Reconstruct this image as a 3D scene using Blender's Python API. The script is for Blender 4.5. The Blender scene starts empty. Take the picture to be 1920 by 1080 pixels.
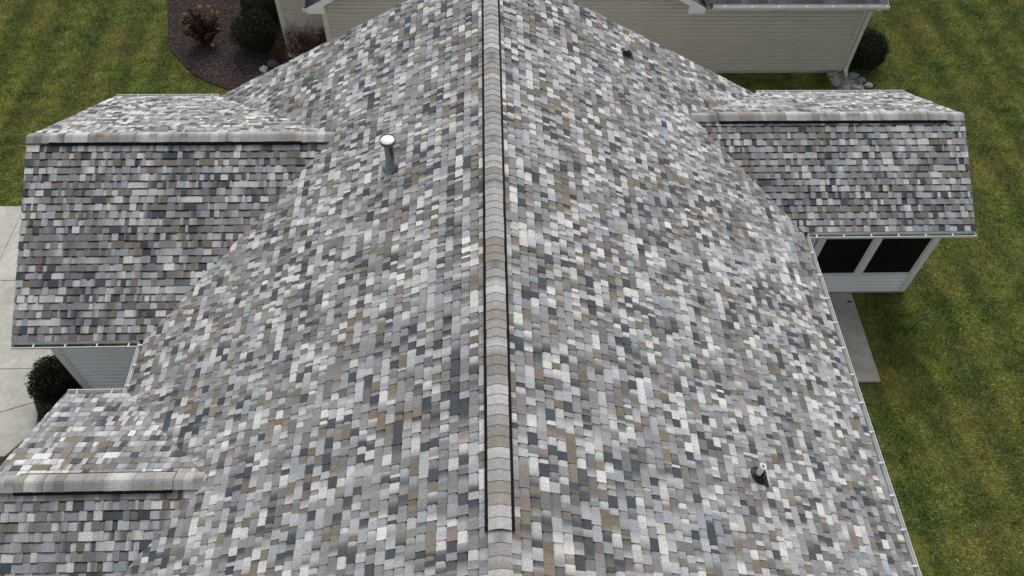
import bpy, math, random
import numpy as np
from mathutils import Vector, Matrix

random.seed(7)
rng = np.random.default_rng(11)
sc = bpy.context.scene
COL = sc.collection

# ------------------------------------------------------------------ camera
CAM = np.array([-0.0978, -3.4346, 14.9167])
RT = np.array([0.99950234, -0.02644082, 0.01720322])
UP = np.array([0.01085337, 0.80031486, 0.59948172])
FW = np.array([0.02961879, 0.59899667, -0.80020355])
FPX = 1476.8                                            # focal length in pixels of a 1920 px wide frame
cd = bpy.data.cameras.new('camera'); cam = bpy.data.objects.new('camera', cd); COL.objects.link(cam)
cd.sensor_fit = 'HORIZONTAL'; cd.sensor_width = 36.0; cd.lens = FPX / 1920 * 36.0
cd.clip_start = 0.1; cd.clip_end = 500.0
m = Matrix.Identity(4)
for i in range(3):
    m[i][0], m[i][1], m[i][2], m[i][3] = RT[i], UP[i], -FW[i], CAM[i]
cam.matrix_world = m
sc.camera = cam

def project(P):
    d = np.asarray(P, float) - CAM
    z = d @ FW
    return np.stack([960 + FPX * (d @ RT) / z, 540 - FPX * (d @ UP) / z], -1)

# ------------------------------------------------------------------ world, sun, exposure (overcast day, brighter sky ahead)
SUN_EL, SUN_AZ = math.radians(48), math.radians(6)      # azimuth from +Y towards +X
w = bpy.data.worlds.new('World'); sc.world = w; w.use_nodes = True
nt = w.node_tree
sky = nt.nodes.new('ShaderNodeTexSky'); sky.sky_type = 'NISHITA'; sky.sun_disc = False
sky.sun_elevation = SUN_EL; sky.sun_rotation = SUN_AZ; sky.dust_density = 3.0; sky.air_density = 1.0; sky.ozone_density = 1.0
hs = nt.nodes.new('ShaderNodeHueSaturation'); hs.inputs['Saturation'].default_value = 0.28   # cloud layer: grey light
bg = nt.nodes['Background']; bg.inputs['Strength'].default_value = 0.118
nt.links.new(sky.outputs[0], hs.inputs['Color']); nt.links.new(hs.outputs[0], bg.inputs['Color'])
sd = bpy.data.lights.new('sun', 'SUN'); sd.energy = 1.3; sd.angle = math.radians(28); sd.color = (1.0, 0.975, 0.94)
so = bpy.data.objects.new('sun', sd); COL.objects.link(so)
sdir = Vector((math.sin(SUN_AZ) * math.cos(SUN_EL), math.cos(SUN_AZ) * math.cos(SUN_EL), math.sin(SUN_EL)))
so.rotation_euler = sdir.to_track_quat('Z', 'Y').to_euler(); so.location = (0, 30, 40)
sc.view_settings.view_transform = 'Standard'; sc.view_settings.look = 'None'
sc.view_settings.gamma = 1.0; sc.view_settings.use_curve_mapping = False
sc.view_settings.exposure = 0.35
sc.cycles.use_denoising = True

# ------------------------------------------------------------------ materials
def lin(r, g, b):
    f = lambda c: ((c / 255 + 0.055) / 1.055) ** 2.4 if c / 255 > 0.04045 else c / 255 / 12.92
    return (f(r), f(g), f(b))

def new_mat(name, rough=0.8, spec=0.3, metal=0.0):
    mt = bpy.data.materials.new(name); mt.use_nodes = True
    b = mt.node_tree.nodes['Principled BSDF']
    b.inputs['Roughness'].default_value = rough; b.inputs['Specular IOR Level'].default_value = spec
    b.inputs['Metallic'].default_value = metal
    return mt, mt.node_tree, b

def N(t, kind, **kw):
    n = t.nodes.new(kind)
    for k, v in kw.items():
        if k in n.inputs: n.inputs[k].default_value = v
        else: setattr(n, k, v)
    return n

def noise(t, scale, detail=3, rough=0.6, vec=None, dims='3D'):
    n = N(t, 'ShaderNodeTexNoise', Scale=scale, Detail=detail, Roughness=rough)
    if vec is not None: t.links.new(vec, n.inputs['Vector'])
    return n

def position(t):
    return N(t, 'ShaderNodeNewGeometry').outputs['Position']

def ramp(t, fac, stops):
    r = N(t, 'ShaderNodeValToRGB'); e = r.color_ramp.elements
    while len(e) < len(stops): e.new(0.5)
    for el, (p, c) in zip(e, stops):
        el.position = p; el.color = (*c, 1) if len(c) == 3 else c
    t.links.new(fac, r.inputs[0]); return r

def mixc(t, fac, a, b, mode='MIX'):
    n = N(t, 'ShaderNodeMix', data_type='RGBA', blend_type=mode)
    for sock, v in ((n.inputs[0], fac), (n.inputs[6], a), (n.inputs[7], b)):
        if hasattr(v, 'node'): t.links.new(v, sock)
        elif isinstance(v, (int, float)): sock.default_value = v
        else: sock.default_value = (*v, 1)
    return n.outputs[2]

def math_(t, op, a, b):
    n = N(t, 'ShaderNodeMath', operation=op)
    for sock, v in ((n.inputs[0], a), (n.inputs[1], b)):
        if hasattr(v, 'node'): t.links.new(v, sock)
        else: sock.default_value = v
    return n.outputs[0]

def bump(t, b, height, strength, dist=0.01):
    n = N(t, 'ShaderNodeBump', Strength=strength, Distance=dist)
    t.links.new(height, n.inputs['Height']); t.links.new(n.outputs[0], b.inputs['Normal'])

def simple(name, c, rough=0.6, spec=0.3, var=0.12, scale=6.0, metal=0.0, bumpk=0.0):
    mt, t, b = new_mat(name, rough, spec, metal)
    p = position(t)
    n1 = noise(t, scale, 5, 0.65, p)
    lo = tuple(max(0, x * (1 - var)) for x in c); hi = tuple(min(1, x * (1 + var)) for x in c)
    r = ramp(t, n1.outputs[0], [(0.3, lo), (0.7, hi)])
    t.links.new(r.outputs[0], b.inputs['Base Color'])
    if bumpk: bump(t, b, noise(t, scale * 20, 3, .6, p).outputs[0], bumpk)
    return mt

M = {}
# mineral granules: the piece's own colour comes from its colour attribute
mt, t, b = new_mat('shingle_granules', 0.92, 0.25)
p = position(t)
at = N(t, 'ShaderNodeAttribute', attribute_name='Col')
g1 = noise(t, 120, 3, 0.8, p); g2 = noise(t, 42, 2, 0.6, p); g3 = noise(t, 1.3, 4, 0.6, p)
s1 = ramp(t, g1.outputs[0], [(0.34, (0.42,) * 3), (0.66, (1.58,) * 3)])
s2 = ramp(t, g2.outputs[0], [(0.28, (0.86,) * 3), (0.72, (1.14,) * 3)])
s3 = ramp(t, g3.outputs[0], [(0.3, (0.93, .93, .935)), (0.7, (1.07, 1.065, 1.06))])
c = mixc(t, 1.0, at.outputs['Color'], s1.outputs[0], 'MULTIPLY')
c = mixc(t, 1.0, c, s2.outputs[0], 'MULTIPLY'); c = mixc(t, 1.0, c, s3.outputs[0], 'MULTIPLY')
t.links.new(c, b.inputs['Base Color']); bump(t, b, g1.outputs[0], 0.35, 0.004)
M['shingle'] = mt
M['felt'] = simple('roof_underlayment', (0.018, 0.018, 0.02), 0.9)
M['vent'] = simple('black_vent_plastic', (0.010, 0.010, 0.011), 0.8, 0.15)
M['rubber'] = simple('black_rubber', (0.012, 0.012, 0.013), 0.55, 0.35)
M['pvc'] = simple('white_pvc', (0.90, 0.91, 0.91), 0.4, 0.4, 0.04, 12)
M['white_metal'] = simple('white_painted_metal', (0.74, 0.76, 0.73), 0.35, 0.5, 0.06, 5)
M['gutter'] = simple('gutter_enamel', (0.66, 0.69, 0.65), 0.4, 0.5, 0.12, 4)
M['silt'] = simple('gutter_silt', (0.10, 0.10, 0.082), 0.8, 0.3, 0.7, 7)
M['trim'] = simple('white_trim', (0.74, 0.74, 0.73), 0.5, 0.4, 0.06, 4)
M['siding'] = simple('light_grey_vinyl', (0.80, 0.80, 0.81), 0.5, 0.35, 0.05, 2.5)
M['porch_siding'] = simple('white_vinyl', (0.82, 0.83, 0.84), 0.5, 0.35, 0.05, 2.5)
M['beige'] = simple('beige_vinyl', (0.485, 0.455, 0.395), 0.5, 0.35, 0.06, 1.6)
M['beige_trim'] = simple('beige_trim', (0.54, 0.51, 0.455), 0.5, 0.35, 0.06, 3)
M['concrete'] = simple('foundation_concrete', (0.42, 0.41, 0.37), 0.9, 0.2, 0.2, 5, 0, 0.3)
M['interior'] = simple('dark_room', (0.03, 0.03, 0.03), 0.9)

# galvanised flue with a rust streak down one side
mt, t, b = new_mat('galvanised_steel', 0.45, 0.5, 0.55)
p = position(t)
st = N(t, 'ShaderNodeMapping'); t.links.new(p, st.inputs['Vector']); st.inputs['Scale'].default_value = (14, 14, 1.6)
r = ramp(t, noise(t, 1.0, 4, .6, st.outputs[0]).outputs[0], [(0.35, (0.20, 0.25, 0.255)), (0.6, (0.30, 0.355, 0.36)), (0.72, (0.26, 0.20, 0.09))])
t.links.new(r.outputs[0], b.inputs['Base Color']); M['galv'] = mt
M['galv_dark'] = simple('weathered_steel', (0.16, 0.17, 0.175), 0.5, 0.5, 0.25, 20, 0.4)
M['rust'] = simple('rust_streak', (0.14, 0.095, 0.035), 0.85, 0.2, 0.45, 18)
M['cap'] = simple('white_flue_cap', (0.82, 0.83, 0.85), 0.35, 0.5, 0.03, 8)

# window screen: dark mesh, faint sheen
mt, t, b = new_mat('dark_screen', 0.55, 0.12)
p = position(t); n1 = noise(t, 2.2, 3, .6, p)
r = ramp(t, n1.outputs[0], [(0.3, (0.004, 0.004, 0.005)), (0.7, (0.009, 0.009, 0.010))])
t.links.new(r.outputs[0], b.inputs['Base Color']); M['screen'] = mt

def concrete_mat(name, lo, hi, stain):
    mt, t, b = new_mat(name, 0.9, 0.2)
    p = position(t)
    a = noise(t, 1.1, 6, 0.65, p); f = noise(t, 9, 5, 0.7, p); g = noise(t, 120, 2, .6, p)
    c = ramp(t, f.outputs[0], [(0.3, lo), (0.7, hi)]).outputs[0]
    k = ramp(t, a.outputs[0], [(0.42, (0,) * 3), (0.68, (0.75,) * 3)]).outputs[0]
    c = mixc(t, k, c, stain)
    c = mixc(t, 1.0, c, ramp(t, g.outputs[0], [(0.3, (0.9,) * 3), (0.7, (1.1,) * 3)]).outputs[0], 'MULTIPLY')
    t.links.new(c, b.inputs['Base Color']); bump(t, b, f.outputs[0], 0.25, 0.006)
    return mt
M['drive'] = concrete_mat('driveway_concrete', (0.44, 0.43, 0.375), (0.58, 0.57, 0.51), (0.32, 0.305, 0.26))
M['patio'] = concrete_mat('patio_concrete', (0.38, 0.352, 0.31), (0.52, 0.485, 0.43), (0.26, 0.238, 0.205))

# lawn colours follow the place: clumps, yellowed patches, faint mowing stripes
def lawn_mat(name, blade):
    mt, t, b = new_mat(name, 0.85, 0.15)
    p = position(t)
    fl = N(t, 'ShaderNodeMapping'); t.links.new(p, fl.inputs['Vector']); fl.inputs['Scale'].default_value = (1, 1, 0)
    v = fl.outputs[0]
    n1 = noise(t, 0.55, 5, 0.62, v); n2 = noise(t, 2.6, 5, 0.7, v); n3 = noise(t, 17, 5, 0.75, v)
    c = ramp(t, n2.outputs[0], [(0.36, (0.040, 0.092, 0.018)), (0.50, (0.155, 0.220, 0.050)), (0.64, (0.32, 0.350, 0.100))]).outputs[0]
    c2 = ramp(t, n3.outputs[0], [(0.40, (0.034, 0.080, 0.018)), (0.50, (0.150, 0.210, 0.050)), (0.60, (0.40, 0.405, 0.14))]).outputs[0]
    c = mixc(t, 0.45, c, c2)
    k = ramp(t, n1.outputs[0], [(0.42, (0,) * 3), (0.62, (0.55,) * 3)]).outputs[0]
    c = mixc(t, k, c, (0.28, 0.235, 0.085))
    n4 = noise(t, 1.2, 4, 0.6, v)
    c = mixc(t, 1.0, c, ramp(t, n4.outputs[0], [(0.34, (0.72, 0.78, 0.72)), (0.5, (1.0, 1.0, 1.0)), (0.66, (1.18, 1.14, 1.05))]).outputs[0], 'MULTIPLY')
    rot = N(t, 'ShaderNodeMapping'); t.links.new(v, rot.inputs['Vector']); rot.inputs['Rotation'].default_value = (0, 0, math.radians(-4))
    wv = N(t, 'ShaderNodeTexWave', Scale=0.26, Distortion=1.6, Detail=2.0); wv.inputs['Detail Scale'].default_value = 1.0
    t.links.new(rot.outputs[0], wv.inputs['Vector'])
    c = mixc(t, 1.0, c, ramp(t, wv.outputs[1], [(0.2, (0.84, 0.88, 0.86)), (0.8, (1.18, 1.14, 1.02))]).outputs[0], 'MULTIPLY')
    if blade:
        at = N(t, 'ShaderNodeAttribute', attribute_name='tone')
        c = mixc(t, 1.0, c, ramp(t, at.outputs['Fac'], [(0.0, (0.40, 0.48, 0.42)), (0.55, (1.0, 1.0, 1.0)), (1.0, (2.1, 1.9, 1.7))]).outputs[0], 'MULTIPLY')
    else:
        c = mixc(t, 1.0, c, (0.55, 0.52, 0.5), 'MULTIPLY')
    t.links.new(c, b.inputs['Base Color'])
    return mt
M['lawn'] = lawn_mat('lawn_soil_and_thatch', False)
M['grass'] = lawn_mat('grass_blades', True)

def attr_mat(name, stops, rough=0.85, spec=0.2):
    mt, t, b = new_mat(name, rough, spec)
    at = N(t, 'ShaderNodeAttribute', attribute_name='tone')
    r = ramp(t, at.outputs['Fac'], stops); t.links.new(r.outputs[0], b.inputs['Base Color'])
    return mt
M['boxwood'] = attr_mat('boxwood_leaves', [(0.0, (0.007, 0.013, 0.004)), (0.6, (0.014, 0.024, 0.007)), (1.0, (0.030, 0.042, 0.012))], 0.6, 0.25)
M['mulch'] = attr_mat('mulch_chips', [(0.0, (0.034, 0.024, 0.024)), (0.5, (0.110, 0.078, 0.076)), (0.85, (0.21, 0.160, 0.155)), (1.0, (0.36, 0.30, 0.28))])
M['mulch_base'] = simple('mulch_soil', (0.038, 0.028, 0.026), 0.95, 0.1, 0.4, 30)
M['rusty_leaf'] = attr_mat('dry_leaves', [(0.0, (0.020, 0.010, 0.007)), (0.6, (0.060, 0.026, 0.014)), (1.0, (0.13, 0.058, 0.024))])
M['flower'] = attr_mat('dry_flower_heads', [(0.0, (0.16, 0.085, 0.03)), (0.6, (0.36, 0.21, 0.08)), (1.0, (0.52, 0.36, 0.17))])
M['twig'] = simple('brown_twigs', (0.055, 0.030, 0.022), 0.8, 0.2, 0.3, 10)
M['red_twig'] = simple('red_twigs', (0.075, 0.022, 0.020), 0.7, 0.25, 0.35, 10)
M['bark'] = simple('shrub_bark', (0.05, 0.038, 0.028), 0.9, 0.2, 0.3, 10)
M['gravel'] = attr_mat('gravel_stones', [(0.0, (0.08, 0.075, 0.068)), (0.4, (0.34, 0.33, 0.30)), (1.0, (0.80, 0.78, 0.74))])
M['leaf'] = simple('fallen_leaf', (0.040, 0.030, 0.026), 0.8)

def rock_mat(name, lo, hi):
    mt, t, b = new_mat(name, 0.85, 0.25)
    p = position(t); n1 = noise(t, 9, 6, 0.7, p); n2 = noise(t, 60, 3, .6, p)
    c = ramp(t, n1.outputs[0], [(0.3, lo), (0.7, hi)]).outputs[0]
    t.links.new(c, b.inputs['Base Color']); bump(t, b, n2.outputs[0], 0.4, 0.006); return mt
M['rock_grey'] = rock_mat('grey_rock', (0.20, 0.21, 0.20), (0.38, 0.385, 0.365))
M['rock_blue'] = rock_mat('blue_grey_rock', (0.14, 0.165, 0.175), (0.24, 0.265, 0.275))
M['rock_pale'] = rock_mat('pale_rock', (0.34, 0.33, 0.31), (0.56, 0.55, 0.53))
M['rock_dark'] = rock_mat('dark_rock', (0.055, 0.062, 0.055), (0.10, 0.11, 0.10))

# ------------------------------------------------------------------ builders
def link(o, parent=None):
    COL.objects.link(o)
    if parent is not None: o.parent = parent
    return o

def empty(name, loc, label=None, cat=None, group=None):
    o = bpy.data.objects.new(name, None); o.location = loc; o.empty_display_size = 0.2; link(o)
    tag(o, label, cat, group); return o

def tag(o, label=None, cat=None, group=None, kind=None):
    if label: o['label'] = label
    if cat: o['category'] = cat
    if group: o['group'] = group
    if kind: o['kind'] = kind
    return o

PINV = {}
def mesh_obj(name, verts, faces, mat, parent=None, origin=(0, 0, 0), smooth=False, cols=None, tone=None):
    """One mesh object; verts are world coordinates, the object's origin is put at `origin` (world)."""
    me = bpy.data.meshes.new(name)
    o3 = np.array(origin, float)
    V = np.asarray(verts, float) - o3
    me.from_pydata(V.tolist(), [], faces)
    if cols is not None:
        a = me.color_attributes.new('Col', 'FLOAT_COLOR', 'POINT')
        c4 = np.ones((len(V), 4), np.float32); c4[:, :3] = np.asarray(cols); a.data.foreach_set('color', c4.ravel())
    if tone is not None:
        a = me.attributes.new('tone', 'FLOAT', 'POINT'); a.data.foreach_set('value', np.asarray(tone, np.float32))
    if smooth: me.polygons.foreach_set('use_smooth', [True] * len(me.polygons))
    me.materials.append(M[mat] if isinstance(mat, str) else mat)
    o = bpy.data.objects.new(name, me); link(o, parent)
    base = np.array(parent_world(parent)) if parent is not None else np.zeros(3)
    o.location = (o3 - base).tolist()
    return o

def parent_world(o):
    v = Vector((0, 0, 0))
    while o is not None:
        v += o.location; o = o.parent
    return v

class MB:
    def __init__(s): s.v = []; s.f = []
    def poly(s, pts):
        i = len(s.v); s.v += [tuple(map(float, q)) for q in pts]; s.f.append(list(range(i, i + len(pts)))); return s
    def hull8(s, q):                                    # q: 4 bottom + 4 top corners, same winding
        i = len(s.v); s.v += [tuple(map(float, a)) for a in q]
        for f in ((3, 2, 1, 0), (4, 5, 6, 7), (0, 1, 5, 4), (1, 2, 6, 5), (2, 3, 7, 6), (3, 0, 4, 7)): s.f.append([i + k for k in f])
        return s
    def box(s, x0, x1, y0, y1, z0, z1):
        return s.hull8([(x0, y0, z0), (x1, y0, z0), (x1, y1, z0), (x0, y1, z0), (x0, y0, z1), (x1, y0, z1), (x1, y1, z1), (x0, y1, z1)])
    def sweep(s, prof, A, B, out, closed=True):         # profile (d outwards, z up) from point A to point B, capped
        A = Vector(A); B = Vector(B); o = Vector(out); n = len(prof); i = len(s.v)
        for P in (A, B):
            for d, z in prof: s.v.append(tuple(P + o * d + Vector((0, 0, z))))
        for k in range(n if closed else n - 1):
            j = (k + 1) % n; s.f.append([i + k, i + j, i + n + j, i + n + k])
        if closed: s.f.append([i + k for k in range(n)][::-1]); s.f.append([i + n + k for k in range(n)])
        return s
    def prism(s, pts, z0, z1):
        n = len(pts); i = len(s.v)
        s.v += [(x, y, z0) for x, y in pts] + [(x, y, z1) for x, y in pts]
        s.f.append([i + k for k in range(n)][::-1]); s.f.append([i + n + k for k in range(n)])
        for k in range(n): j = (k + 1) % n; s.f.append([i + k, i + j, i + n + j, i + n + k])
        return s
    def lathe(s, c, prof, n=24, axis=(0, 0, 1)):        # prof: (radius, along axis)
        ax = Vector(axis).normalized(); a = ax.orthogonal().normalized(); b_ = ax.cross(a); c = Vector(c); i = len(s.v)
        for r_, h in prof:
            for k in range(n):
                th = 2 * math.pi * k / n
                s.v.append(tuple(c + ax * h + (a * math.cos(th) + b_ * math.sin(th)) * r_))
        for q in range(len(prof) - 1):
            for k in range(n):
                j = (k + 1) % n; s.f.append([i + q * n + k, i + q * n + j, i + (q + 1) * n + j, i + (q + 1) * n + k])
        return s
    def tube(s, pts, rads, n=6):
        i = len(s.v); P = [Vector(q) for q in pts]
        for k, q in enumerate(P):
            d = (P[min(k + 1, len(P) - 1)] - P[max(k - 1, 0)]).normalized(); a = d.orthogonal().normalized(); b_ = d.cross(a)
            for j in range(n):
                th = 2 * math.pi * j / n; s.v.append(tuple(q + (a * math.cos(th) + b_ * math.sin(th)) * rads[k]))
        for k in range(len(P) - 1):
            for j in range(n):
                l = (j + 1) % n; s.f.append([i + k * n + j, i + k * n + l, i + (k + 1) * n + l, i + (k + 1) * n + j])
        s.f.append([i + (len(P) - 1) * n + j for j in range(n)])
        return s
    def build(s, name, mat, parent=None, origin=None, smooth=False):
        V = np.array(s.v)
        if origin is None:
            origin = V.mean(0) if parent is not None else (V[:, 0].mean(), V[:, 1].mean(), V[:, 2].min())
        return mesh_obj(name, V, s.f, mat, parent, origin, smooth)

# ------------------------------------------------------------------ dimensions (metres, ground at z = 0)
S = 0.545                        # roof pitch, rise over run
KH = math.hypot(1, S)
W = 6.364                        # half width of main roof
ZR = 6.2; ZE = ZR - S * W        # ridge and eave heights
YF, YN = 11.335, -4.6            # far and near rake of the main roof
LW = dict(x=-8.763, y=7.988, d=3.379)      # left wing: rake x, ridge y, half depth
RW = dict(x=9.994, y=9.243, d=2.185)
QW = dict(x=-7.464, y=1.367, d=2.097)
EXPO = 0.143                     # shingle exposure

house = empty('house', (0, 3, 0), 'large house with a multi-gable roof of mottled grey, white and brown shingles filling the picture', 'house')

# ------------------------------------------------------------------ ground
gnd = mesh_obj('lawn', [(-150, -150, 0), (150, -150, 0), (150, 150, 0), (-150, 150, 0)], [[0, 1, 2, 3]], 'lawn')
tag(gnd, 'green and straw coloured lawn around the houses', 'lawn', kind='structure')

# driveway of cast slabs with open joints
drv = MB().prism([(-16, 3.62), (-9.86, 3.62), (-9.45, 4.2), (-9.72, 4.9), (-9.75, 5.7), (-8.55, 5.7), (-8.55, 10.42), (-16, 10.42)], 0.002, 0.012).build('driveway', 'mulch_base', origin=(-11, 7, 0))
tag(drv, 'pale concrete driveway and walk beside the left wing', 'driveway', kind='structure')
def bevelled_slab(name, pts, z, parent, mat, inset=0.012):
    cx = sum(q[0] for q in pts) / len(pts); cy = sum(q[1] for q in pts) / len(pts)
    def ins(k):
        r_ = []
        for x, y in pts:
            L = math.hypot(x - cx, y - cy); r_.append((x - (x - cx) / L * k, y - (y - cy) / L * k))
        return r_
    b_ = MB(); n = len(pts)
    rings = [(ins(inset * .5), 0.004), (ins(inset * .5), z - 0.012), (ins(inset * 1.6), z)]
    for q, zz in rings: b_.v += [(x, y, zz) for x, y in q]
    for r_ in range(2):
        for k in range(n): j = (k + 1) % n; b_.f.append([r_ * n + k, r_ * n + j, (r_ + 1) * n + j, (r_ + 1) * n + k])
    b_.f.append([2 * n + k for k in range(n)])
    return b_.build(name, mat, parent)
for pts in ([(-16, 8.08), (-11.77, 8.08), (-11.77, 10.45), (-16, 10.45)],
            [(-11.77, 8.08), (-8.53, 8.08), (-8.53, 10.45), (-11.77, 10.45)],
            [(-16, 5.66), (-11.77, 5.66), (-11.77, 8.08), (-16, 8.08)],
            [(-11.77, 5.66), (-8.53, 5.66), (-8.53, 8.08), (-11.77, 8.08)],
            [(-12.4, 3.81), (-9.68, 4.84), (-9.76, 5.2), (-9.78, 5.66), (-12.4, 5.66)],
            [(-16, 3.6), (-12.4, 3.6), (-12.4, 5.66), (-16, 5.66)],
            [(-12.4, 3.6), (-9.86, 3.6), (-9.43, 4.2), (-9.5, 4.55), (-9.68, 4.83), (-12.4, 3.80)]):
    bevelled_slab('concrete_slab', pts, 0.05, drv, 'drive')

pat = MB().prism([(5.9, 5.05), (8.44, 5.05), (8.46, 7.46), (5.9, 7.46)], 0.003, 0.03).build('patio', 'concrete', origin=(7.2, 6.2, 0))
tag(pat, 'grey concrete patio slab in the angle of the porch', 'patio', kind='structure')
bevelled_slab('concrete_slab', [(5.88, 5.02), (8.45, 5.02), (8.49, 7.46), (5.88, 7.46)], 0.07, pat, 'patio')

# ------------------------------------------------------------------ shingles
SRGB = [((214, 213, 209), .135), ((186, 187, 187), .19), ((151, 150, 150), .26), ((127, 126, 126), .13),
        ((163, 168, 174), .085), ((84, 89, 94), .12), ((134, 125, 110), .11), ((143, 131, 124), .02)]
PAL = np.array([lin(*c) for c, _ in SRGB]) * 0.86
PW = np.array([q for _, q in SRGB]); PW /= PW.sum()
DARK = np.array([0.45, .7, 1, 1.25, 1.0, 2.6, 1.1, 1])

def colour_runs(length, v, seed, lo, hi):
    """colour along one course of one layer: list of (start, colour, blend length)"""
    out = []; u = -0.3
    while u < length + 0.3:
        wave = math.sin(1.9 * (u + 0.9 * v) + seed) + math.sin(4.3 * (u + 0.8 * v) + 2 * seed)
        pw = PW * DARK ** (0.32 * wave); pw /= pw.sum()
        k = rng.choice(len(PAL), p=pw)
        out.append((u, PAL[k] * (1 + 0.09 * rng.standard_normal()), 0.01 if rng.random() < .30 else rng.uniform(.06, .18)))
        u += rng.uniform(lo, hi)
    return out
def sample(runs, u):
    k = 0
    for i, r_ in enumerate(runs):
        if r_[0] <= u: k = i
        else: break
    c = runs[k][1]
    if k + 1 < len(runs):
        d = runs[k + 1][0] - u; bl = runs[k + 1][2]
        if d < bl: c = c + (runs[k + 1][1] - c) * (1 - d / bl)
    return c

def clip(poly, fn):
    """poly: list of (u, v, colour, n) ; keep fn(u,v) <= 0"""
    out = []; n = len(poly)
    for i in range(n):
        a, b_ = poly[i], poly[(i + 1) % n]; fa, fb = fn(a[0], a[1]), fn(b_[0], b_[1])
        if fa <= 0: out.append(a)
        if (fa < 0 < fb) or (fb < 0 < fa):
            k = fa / (fa - fb); out.append((a[0] + (b_[0] - a[0]) * k, a[1] + (b_[1] - a[1]) * k, a[2] + (b_[2] - a[2]) * k))
    return out

PIECES = []      # each: (verts, faces, cols)
def shingle_plane(O, U, V, ulen, vlen, seed, cuts=None):
    O, U, V = Vector(O), Vector(U), Vector(V).normalized(); Nn = U.cross(V)
    if Nn.z < 0: Nn = -Nn
    O_, U_, V_, N_ = (np.array(q) for q in (O, U, V, Nn))
    k = 0
    v0 = -0.02
    while v0 < vlen - 0.02:
        e = EXPO if k else EXPO * 0.98
        v1 = min(v0 + e + 0.004, vlen - 0.005)
        top_runs = colour_runs(ulen, v0, seed, .11, .36); low_runs = colour_runs(ulen, v0, seed + 1.7, .11, .38)
        vj = rng.uniform(-.0015, .0015)
        u = -0.012 - rng.uniform(0, .15); tooth = rng.random() < .5
        while u < ulen + 0.012:
            wd = rng.uniform(.09, .175) if tooth else rng.uniform(.06, .165)
            if tooth and rng.random() < .12: wd = rng.uniform(.035, .07)
            u0, u1 = max(u, -0.012) + .001, min(u + wd, ulen + 0.012) - .001
            u += wd
            is_t, tooth = tooth, (not tooth if rng.random() < .86 else tooth)
            if u1 - u0 < .012: continue
            runs = top_runs if is_t else low_runs
            vb = v0 + vj + (rng.uniform(-.002, .002) if is_t else .002)
            skew = rng.uniform(-.006, .006) if is_t else 0
            nc = 2 if (u1 - u0) < .15 else 3
            verts, faces, cols = [], [], []
            # the laminate lies flat and drops behind the course above, leaving an open groove along the course line
            vm = v1 - (.012 if is_t else rng.uniform(.036, .050))
            if vm < vb + .02: vm = (vb + v1) / 2
            bands = [(vb, vm), (vm, v1)]
            knots = [(vb, 0.0205), (vm, 0.0130), (v1, -0.0120)] if is_t else [(vb, 0.0140), (vm, 0.0080), (v1, -0.0320)]
            kx, kz = [q[0] for q in knots], [q[1] for q in knots]
            fl = lambda vv: float(np.interp(vv, kx, kz))
            for q in range(nc):
              a, b_ = u0 + (u1 - u0) * q / nc, u0 + (u1 - u0) * (q + 1) / nc
              ins = .008
              ca = sample(runs, min(max(a, u0 + ins), u1 - ins)); cb = sample(runs, min(max(b_, u0 + ins), u1 - ins))
              for va, vz in bands:
                sk = skew if vz == v1 else 0
                poly = [(a, va, ca), (b_, va, cb), (b_ + sk * (q == nc - 1), vz, cb), (a - sk * (q == 0), vz, ca)]
                if cuts:
                    P3 = O_ + U_ * ((a + b_) / 2) + V_ * ((va + vz) / 2)
                    for cut in cuts:
                        fn = cut(P3)
                        if fn is None: continue
                        poly = clip(poly, lambda uu, vv: fn(O_ + U_ * uu + V_ * vv))
                        if len(poly) < 3: break
                if len(poly) < 3: continue
                i = len(verts)
                for (uu, vv, cc) in poly:
                    verts.append(O_ + U_ * uu + V_ * vv + N_ * fl(vv)); cols.append(cc)
                faces.append([i + z for z in range(len(poly))])
                m_ = len(poly)
                for z in range(m_):
                    A, B = poly[z], poly[(z + 1) % m_]
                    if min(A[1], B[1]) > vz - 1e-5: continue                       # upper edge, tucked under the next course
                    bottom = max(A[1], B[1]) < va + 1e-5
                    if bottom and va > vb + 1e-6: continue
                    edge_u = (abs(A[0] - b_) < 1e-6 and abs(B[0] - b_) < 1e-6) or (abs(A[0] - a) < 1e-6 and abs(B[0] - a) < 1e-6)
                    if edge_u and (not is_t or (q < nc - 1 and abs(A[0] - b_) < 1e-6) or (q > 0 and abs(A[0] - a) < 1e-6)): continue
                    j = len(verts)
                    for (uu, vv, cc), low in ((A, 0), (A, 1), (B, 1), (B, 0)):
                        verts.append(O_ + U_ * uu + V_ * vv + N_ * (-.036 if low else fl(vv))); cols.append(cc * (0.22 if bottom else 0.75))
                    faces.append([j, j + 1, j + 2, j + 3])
            if faces: PIECES.append((np.array(verts), faces, np.array(cols)))
        v0 += EXPO; k += 1

# valley cuts in plan: main slope against a wing, and each wing slope against the main slope
def main_cut(wing, side, gap_far, gap_near):
    def cut(P):
        if side * P[0] < W - wing['d'] - .08: return None
        far = P[1] > wing['y']
        def fn(Q):
            run = W - side * Q[0]                       # plan distance in from the main eave
            half = wing['d'] - run                      # half width of the wing's triangle there
            return (wing['y'] + half + gap_far) - Q[1] if far else Q[1] - (wing['y'] - half - gap_near)
        return fn
    return cut
def wing_cut(wing, side, over):
    def cut(P):
        def fn(Q):
            up = wing['d'] - abs(Q[1] - wing['y'])      # plan distance in from the wing's eave
            return (W - up) - side * Q[0] - over
        return fn
    return cut

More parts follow.
